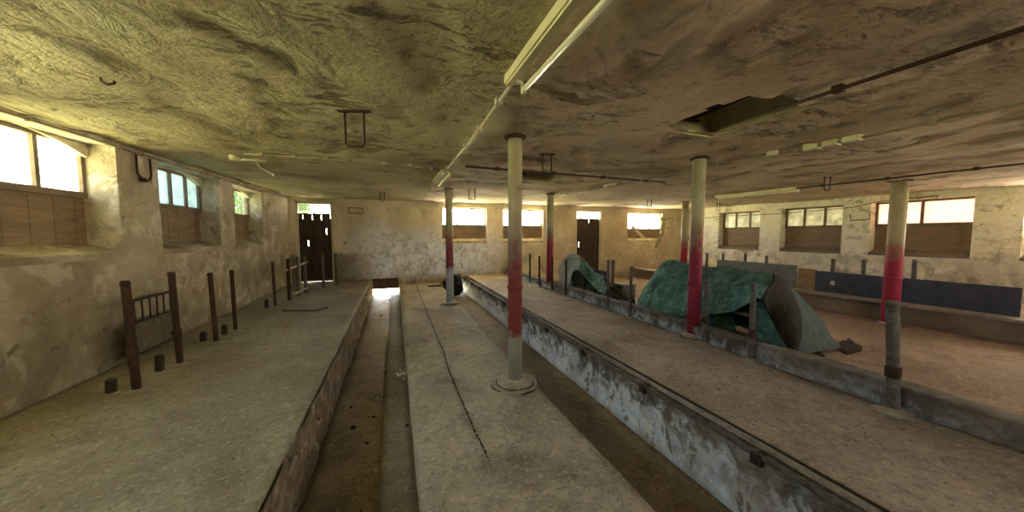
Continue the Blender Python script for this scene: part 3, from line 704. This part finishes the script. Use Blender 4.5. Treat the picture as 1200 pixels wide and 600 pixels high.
sm = [[(654, 318, 4.2), (656, 324, 4.2), (660, 332, 4.2)], [(661, 304, 4.3), (663, 318, 4.25), (666, 334, 4.2)], [(668, 297, 4.5), (672, 308, 4.35), (670, 322, 4.2)], [(679, 299, 4.7), (680, 308, 4.5), (677, 317, 4.3)],
      [(686, 306, 4.7), (687, 318, 4.5), (690, 330, 4.3)], [(697, 318, 4.6), (698, 330, 4.4), (703, 343, 4.15)], [(708, 324, 4.5), (710, 334, 4.3), (716, 345, 4.1)], [(722, 338, 4.4), (724, 345, 4.25), (728, 352, 4.1)], [(738, 350, 4.3), (738, 357, 4.2), (740, 364, 4.05)]]
cols = []
for s in sm:
    c = colm(*s)[::-1]; l = c[-1]; c += [Vector((l.x+.3, l.y+.2, max(0, l.z*.6))), Vector((l.x+.55, l.y+.35, -.1))]; cols.append(c)
o = obj('tarpaulin', sheet('t', cols, [1, 1, 1, 0, 0, 0, 2, 2], '', 8, .045), [MT1, MT3b, MT2]); o.modifiers.new('s', 'SOLIDIFY').thickness = .005
tag(o, 'smaller pale grey-green tarpaulin heap beside the far red column', 'tarpaulin')
t = root('sawhorse', (4.75, 6.6, -.15), 'dark wooden sawhorse carrying the smaller tarpaulin', 'trestle')
B('beam', (-.05, .05, -.3, .55, .74, .84), MDW, t)
for y in (-.22, .45):
    for s in (-1, 1): T('leg', [(s*.25, y, 0), (s*.02, y, .76)], .025, MDW, t, 8)
p = at(716, 337, 2, -.15)
t = root('crate', (5.25, 6.3, -.15), 'small grey concrete block crate behind the posts between the two tarpaulins', 'crate')
bm = BM(); bx(bm, -.2, .2, -.16, .16, 0, .5)
bmesh.ops.bevel(bm, geom=bm.edges[:], offset=.01, segments=2, affect='EDGES'); obj('crate_body', bm, m_plain('grey_block', (.36, .36, .32), (.25, .24, .2), .8), t)
B('crate_lid', (-.215, .215, -.175, .175, .5, .53), m_plain('grey_lid', (.45, .45, .40), (.3, .3, .26), .8), t, .006)
# torn black plastic on the floor
def scrap(name, c, rx, ry, z, mat, label, cat, seed, a=0.):
    bm = BM(); n = 22; ctr = None; rings = []
    for q in range(5):
        rr = (q+1)/5; ring = []
        for k in range(n):
            th = 2*PI*k/n; e = 1+.7*noise.noise((math.cos(th)*1.9+seed, math.sin(th)*1.8, 0))
            x = rx*rr*e*math.cos(th); y = ry*rr*e*math.sin(th)
            ring.append(bm.verts.new((x*math.cos(a)-y*math.sin(a), x*math.sin(a)+y*math.cos(a), .008+.03*abs(noise.noise((x*6, y*6, seed))))))
        rings.append(ring)
    bm.faces.new(rings[0])
    for r0, r1 in zip(rings, rings[1:]):
        for k in range(n): bm.faces.new((r0[k], r0[(k+1) % n], r1[(k+1) % n], r1[k])).smooth = True
    o = obj(name, bm, mat); o.location = (c[0], c[1], z); return tag(o, label, cat)
scrap('plastic_scrap', (6.40, 2.66), .55, .13, -.145, m_plain('black_plastic', (.03, .025, .02), (.012, .01, .01), .5), 'torn black plastic scrap on the floor at the foot of the big tarpaulin', 'plastic', 3., .35)
scrap('plastic_scrap', (5.6, 2.7), .35, .12, -.145, m_plain('brown_litter', (.10, .06, .04), (.04, .03, .02), .8), 'brown litter flake poking out under the tail of the big tarpaulin', 'plastic', 6., .3)

# ------------------------------------------------------------------ crack, pebbles and crumbs on the floor
bm = BM(); prev = None
pts = [(488, 335), (497, 358), (508, 385), (518, 408), (528, 440), (540, 468), (552, 495), (561, 515), (572, 538), (576, 548)]
dense_ = []
for (a, b), (c, d) in zip(pts, pts[1:]):
    for k in range(8): dense_.append((a+(c-a)*k/8, b+(d-b)*k/8))
for k, (a, b) in enumerate(dense_):
    p = at(a, b, 2, .0); wd = .004+.009*abs(noise.noise((k*.7, 0, 0))); ox = .014*noise.noise((k*.5, 3, 0)); zz = .008*noise.fractal((p.x*1.3, p.y*1.3, 0), 1., 2., 4)+.006
    row = [bm.verts.new((p.x+ox-wd, p.y, zz)), bm.verts.new((p.x+ox+wd, p.y, zz)), bm.verts.new((p.x+ox+wd, p.y, zz-.02)), bm.verts.new((p.x+ox-wd, p.y, zz-.02))]
    if prev:
        for q in range(4): bm.faces.new((prev[q], prev[(q+1) % 4], row[(q+1) % 4], row[q]))
    prev = row
tag(obj('crack_filling', bm, m_plain('dark_earth', (.05, .04, .03), (.03, .025, .02), 1., sc=40)), 'long dark earth-filled crack running down the centre walkway', 'crack', kind='structure')
def stone(bm, c, s):
    ret = bmesh.ops.create_icosphere(bm, subdivisions=1, radius=1, matrix=Matrix.Translation(c) @ Matrix.Diagonal((s*R.uniform(.7, 1.3), s*R.uniform(.7, 1.3), s*.6, 1)))
    for v in ret['verts']: v.co += Vector((R.uniform(-1, 1), R.uniform(-1, 1), R.uniform(-1, 1)))*s*.18
bm = BM()
for _ in range(230):
    u = R.random(); k = int(u*(len(dense_)-1)); p = at(*dense_[k], 2, 0.); stone(bm, (p.x+R.gauss(0, .03), p.y+R.gauss(0, .05), .008), R.uniform(.003, .009))
for _ in range(160): p = at(575, 545, 2, 0.); stone(bm, (p.x+R.gauss(0, .06), p.y+R.gauss(0, .06), .008), R.uniform(.003, .009))
for _ in range(120): stone(bm, (R.uniform(.2, 1.3), R.uniform(1, 9), .008), R.uniform(.003, .008))
tag(obj('gravel', bm, m_plain('pale_gravel', (.42, .38, .30), (.15, .12, .09), .9, sc=60)), 'loose crumbs and gravel scattered along the walkway crack', 'gravel', kind='stuff')
bm = BM()
for _ in range(300): stone(bm, (R.uniform(-.6, -.15), R.uniform(1, 10.3), -.315), R.uniform(.003, .010))
for _ in range(160): stone(bm, (R.uniform(1.4, 2.05), R.uniform(1, 10.3), -.305), R.uniform(.003, .010))
for _ in range(200): stone(bm, (R.uniform(2.3, 3.5), R.uniform(1, 10), .205), R.uniform(.003, .009))
for _ in range(200): stone(bm, (R.uniform(-2.6, -.8), R.uniform(1.5, 10), .205), R.uniform(.003, .008))
tag(obj('dirt_crumbs', bm, m_plain('dark_crumbs', (.07, .05, .035), (.3, .26, .2), .95, sc=50)), 'dry dirt crumbs strewn over gutters and platforms', 'dirt', kind='stuff')
for (px, py, z, s, l) in ((452, 437, -.30, .035, 'dark lump on the pale ledge of the left gutter, halfway along'), (438, 489, -.30, .03, 'dark clod in the left gutter beside the lower ledge'), (414, 502, -.31, .04, 'dark clod near the middle of the left gutter'), (447, 370, -.31, .05, 'dark dropping in the far left gutter'), (457, 352, -.31, .05, 'small heap of droppings close to the gutter opening'), (411, 478, -.31, .03, 'clod in the left gutter close to the platform'), (477, 499, -.28, .03, 'dark clod on the ledge beside the walkway'), (430, 520, -.31, .025, 'small clod low in the left gutter')):
    p = at(px, py, 2, z); bm = BM(); bmesh.ops.create_icosphere(bm, subdivisions=3, radius=s*.6)
    for v in bm.verts: v.co *= 1+.4*noise.noise(v.co*30+Vector((px, 0, 0))); v.co.z = v.co.z*.5+s*.25
    o = obj('dirt_clod', bm, MIR); o.location = (p.x, p.y, z+.0); tag(o, l, 'clod', 'clods lying in the left gutter')
p = at(475, 437, 2, -.28); bm = BM()
for _ in range(30): stone(bm, (R.gauss(0, .04), R.gauss(0, .09), .008), R.uniform(.008, .018))
o = obj('plaster_crumbs', bm, m_plain('white_plaster_bits', (.75, .73, .68), (.6, .58, .52), .9)); o.location = (min(p.x, .06), p.y, -.28); tag(o, 'white plaster crumbs on the pale gutter ledge', 'plaster', kind='stuff')

# ------------------------------------------------------------------ on the ceiling
def lamp(x, ya, yb, label, dx=.09, xb=None):
    """batten lamp: housing, holders, tube (switched off)"""
    z = zc(x, (ya+yb)/2); L = yb-ya; t = root('fluorescent_lamp', (x, ya, z), label, 'lamp'); s = .0147
    bm = BM(); v = bx(bm, -.028, .028, 0, L, -.05, .012)
    for q in v: q.co.z += s*(q.co.y-L/2)
    v = bx(bm, -.018, .018, 0, L, -.062, -.05)
    for q in v: q.co.z += s*(q.co.y-L/2)
    hs = obj('housing', bm, MCR, t)
    T('tube', [(dx, .03, -.075-s*L/2), (dx, L-.03, -.075+s*L/2)], .016, MTU, t, 14)
    for y in (.02, L-.02):
        bm = BM(); zz = s*(y-L/2); bx(bm, .02, dx+.018, y-.015, y+.015, -.045+zz, -.03+zz); bx(bm, dx-.014, dx+.014, y-.015, y+.015, -.10+zz, -.03+zz); obj('tube_holder', bm, MCR, hs)
    return t
lamp(.665, .35, 1.86, 'long cream fluorescent lamp with bare tube overhead, nearest the camera')
lamp(.72, 4.95, 6.15, 'second smaller fluorescent lamp further along the centre conduit')
t = lamp(7.95, 4.3, 6.1, 'dusty fluorescent lamp on the right ceiling before the green windows')
def run(name, pts, rad, mat, label, cat='pipe', clips=0, drop=None):
    o0 = Vector(pts[0]); t = root(name, o0, label, cat); pp = [Vector(p)-o0 for p in pts]
    T(cat if cat != 'pipe' else 'pipe_run', pp, rad, mat, t, 8)
    if clips:
        L = [(pp[i], pp[i+1]) for i in range(len(pp)-1)]; tot = sum((b-a).length for a, b in L)
        for k in range(clips):
            d = tot*(k+.5)/clips
            for a, b in L:
                if d <= (b-a).length:
                    q = a.lerp(b, d/(b-a).length); e = rad*1.5; bm = BM(); bx(bm, q.x-e*1.3, q.x+e*1.3, q.y-e*1.3, q.y+e*1.3, q.z-e, q.z+rad+.012); obj('clip', bm, mat, t); break
                d -= (b-a).length
    return t
def cz(x, y, d=.036): return (x, y, zc(x, y)-d)
run('conduit', [cz(.69, 1.86), cz(.73, 3), cz(.74, 4.95)], .012, MCO, 'cream conduit between the first and second ceiling lamps', clips=5)
run('conduit', [cz(.74, 6.15), cz(.76, 8), cz(.77, 9.6)], .014, MCO, 'cream conduit from the second lamp toward the far wall', clips=4)
run('conduit', [cz(4.1, -1), cz(4.2, 1.9), cz(4.12, 4), cz(4.05, 6.1), cz(4.0, 7.4)], .012, MCO2, 'long pale pipe crossing the right ceiling lengthwise', clips=9)
run('conduit', [cz(2.6, -.6), cz(2.62, .8), cz(2.66, 1.6)], .013, MRD, 'dark rusty pipe on the ceiling running into the broken opening', clips=3)
run('conduit', [cz(-1.62, 4.62), cz(-.6, 4.6), cz(.3, 4.68), cz(.66, 4.92)], .011, MCO2, 'thin pale cable pipe crossing the left ceiling to the centre conduit', clips=7)
run('conduit', [cz(.95, 4.45), cz(2.2, 4.5), cz(3.4, 4.55), cz(4.7, 4.6)], .015, MRD, 'dark cross pipe on the ceiling behind the nearest column', clips=4)
run('conduit', [cz(7.8, 1.6), cz(7.9, 3.2), cz(7.95, 4.3)], .014, MRD, 'dark conduit feeding the right ceiling lamp', clips=3)
run('wall_pipe', [(XL+.03, 3.2, 2.47), (XL+.03, 5, 2.49), (XL+.03, 8.9, 2.54), (XL+.03, 10.5, 2.58)], .012, MCO2, 'thin pipe along the top edge of the left wall', clips=6)
run('hanging_cable', [at(790, 259, 0, 11.75), at(850, 253, 0, 11.75), at(905, 251, 0, 11.8), at(1000, 243, 0, 11.8), at(1025, 237, 0, 11.8), at(1100, 229, 0, 11.8)], .009, MIR, 'thin black cable strung across the right wall windows', 'cable')
run('hanging_cable', [at(735, 258, 1, 10.45), at(775, 258, 1, 10.5), at(790, 255, 1, 10.5)], .009, MIR, 'short black cable by the far right corner window', 'cable')
t = root('junction_box', cz(4.19, 2.02, .0), 'row of pale ceramic junction boxes on the right ceiling pipe', 'junction box')
for k in range(3):
    bm = BM(); bx(bm, -.045, .045, -.26+k*.16, -.13+k*.16, -.06, .012); bmesh.ops.bevel(bm, geom=bm.edges[:], offset=.008, segments=2, affect='EDGES'); obj('box', bm, MCR, t)
t = root('junction_box', cz(4.15, 2.50, 0), 'small white connector on the right ceiling pipe below the boxes', 'junction box'); B('box', (-.03, .03, -.05, .05, -.05, .01), MTU, t, .006)
t = root('junction_box', cz(4.06, 5.4, 0), 'white knuckle connectors on the far part of the right ceiling pipe', 'junction box')
for k in range(3): B('box', (-.03, .03, -.2+k*.13, -.11+k*.13, -.045, .01), MTU, t, .006)
def hanger(px, py, drop, wd, label, ang=.3, plate=True):
    p = ceil_at(px, py); t = root('ceiling_hanger', p, label, 'hanger', 'iron stirrups hanging from the ceiling', rz=-ang)
    bm = BM(); tube(bm, [(-wd/2, 0, .02), (-wd/2, 0, -drop+.02), (-wd/2+.02, 0, -drop), (wd/2-.02, 0, -drop), (wd/2, 0, -drop+.02), (wd/2, 0, .02)], .009, 8); st_ = obj('stirrup', bm, MIR, t)
    for s in (-1, 1):
        bm = BM(); lathe(bm, [(.026, -.012), (.026, .012)], 6, (s*wd/2, 0, 0)); obj('nut', bm, MIR, st_)
    if plate: B('plate', (-wd*.85, wd*.85, -.02, .02, -.008, .02), MRD, t)
hanger(415, 130, .27, .145, 'large iron stirrup on the left ceiling nearest the camera')
hanger(641, 181, .23, .11, 'iron stirrup on the ceiling just right of the nearest column')
hanger(448, 226, .2, .10, 'small iron stirrup near the far wall, left ceiling', plate=False)
hanger(553, 221, .24, .13, 'iron stirrup near the far wall right of the slim column', plate=False)
hanger(761, 234, .22, .13, 'small stirrup above the far right window', plate=False)
hanger(970, 208, .22, .10, 'stirrup on the right ceiling before the green windows', plate=False)
hanger(842, 238, .25, .10, 'stirrup at the left end of the right ceiling lamp', plate=False)
p = ceil_at(125, 90); t = root('ceiling_hook', p, 'single dark iron hook in the ceiling at the upper left', 'hook')
T('hook', [(-.03, 0, .02), (-.03, 0, -.005), (-.025, 0, -.03), (0, 0, -.045), (.03, 0, -.035), (.035, 0, -.02)], .007, MIR, t, 8)
p = ceil_at(275, 185, .03); t = root('ceiling_socket', p, 'round cream ceiling socket with a bent arm at the left end of the cross pipe', 'socket')
bm = BM(); lathe(bm, [(.055, .04), (.06, .0), (.045, -.03), (.02, -.035)], 20); obj('rosette', bm, MCR, t)
T('arm', [(.02, 0, -.02), (.15, .05, .0), (.28, .1, .01)], .014, MCR, t, 8)
q = ceil_at(304, 196, .05)-p; q2 = ceil_at(320, 205, .12)-p
T('lever', [Vector((.20, .07, .0)), q, q2], .011, MCO, t, 8); bm = BM(); lathe(bm, [(.02, -.02), (.024, 0), (.012, .02)], 12, q2); obj('knob', bm, MCR, t)
# left wall stirrup pipe, plates
t = root('wall_bracket', (XL+.03, 5.03, 2.2), 'rusty u-shaped pipe bracket on the pier left of the blue window', 'bracket')
T('pipe_run', [(0, -.11, .26), (0, -.11, .06), (.01, -.06, 0), (.01, .06, 0), (0, .11, .06), (0, .11, .26)], .011, MRD, t, 8); bm = BM(); lathe(bm, [(.03, -.02), (.035, 0), (.02, .025)], 12, (.01, -.03, -.01)); obj('valve', bm, MRD, t)
p = at(314, 240, 0, XL); t = root('wall_lamp_base', (XL, p.y, p.z), 'small round cream lamp base on the left wall near the corner', 'lamp base')
bm = BM(); tube(bm, [(-.01, 0, 0), (.05, 0, 0), (.07, 0, 0)], [.045, .04, .02], 14); obj('rosette', bm, MCR, t)
p = at(417, 247, 1, Y1); t = root('wall_plate', (p.x, Y1, p.z), 'small rectangular rusty plate on the far wall right of the plank door', 'plate')
bm = BM()
for d in ((-.2, .2, -.02, .01, .07, .09), (-.2, .2, -.02, .01, -.09, -.07), (-.2, -.18, -.02, .01, -.09, .09), (.18, .2, -.02, .01, -.09, .09)): bx(bm, *d)
obj('frame', bm, MRD, t)
B('back', (-.18, .18, -.008, .01, -.07, .07), MWF, t)
p = at(1008, 256, 0, XR); t = root('wall_bracket', (XR-.02, p.y, p.z), 'small black shelf bracket on the right wall pier between the windows', 'bracket')
bm = BM(); tube(bm, [(0, -.2, .12), (0, -.2, -.03), (0, .18, -.05), (0, .2, .12)], .012, 8); obj('pipe_run', bm, MIR, t)
# diagonal rod above the walkway from hanger to window
run('sagging_wire', [ceil_at(553, 232, .02), ceil_at(520, 243, .1), at(505, 248, 1, 10.4)], .006, MIR, 'pale wire sagging from the stirrup toward the far window', 'wire')

# ------------------------------------------------------------------ foliage outside the left and far-left windows
MLEAF = m_plain('leaves', (.16, .30, .05), (.07, .16, .03), .6, sc=3)
def tree(x, y, z, rx, rz, n, label, seed):
    r = random.Random(seed); t = root('garden_tree', (x, y, -.5), label, 'tree')
    bm = BM(); tube(bm, [(0, 0, 0), (.05, .03, z*.6), (0, 0, z+.5)], [.14, .10, .06], 8); obj('trunk', bm, MDW, t)
    bm = BM()
    for _ in range(n):
        d = Vector((r.gauss(0, 1), r.gauss(0, 1), r.gauss(0, 1))).normalized()*r.random()**.4
        c = Vector((d.x*rx, d.y*rx, z+.5+d.z*rz)); a = Vector((r.gauss(0, 1), r.gauss(0, 1), r.gauss(0, 1))).normalized(); b = a.orthogonal().normalized(); s = r.uniform(.06, .13)
        bm.faces.new([bm.verts.new(c+a*s), bm.verts.new(c+b*s*.5), bm.verts.new(c-a*s), bm.verts.new(c-b*s*.5)])
    obj('crown', bm, MLEAF, t)
tree(-7.2, 17.8, 2.9, 1.5, 1.5, 2600, 'leafy green tree outside the corner window of the left wall', 1)
tree(-4.1, 15.6, 3.0, .85, 1.3, 1500, 'green tree outside seen through the transom of the plank door', 2)
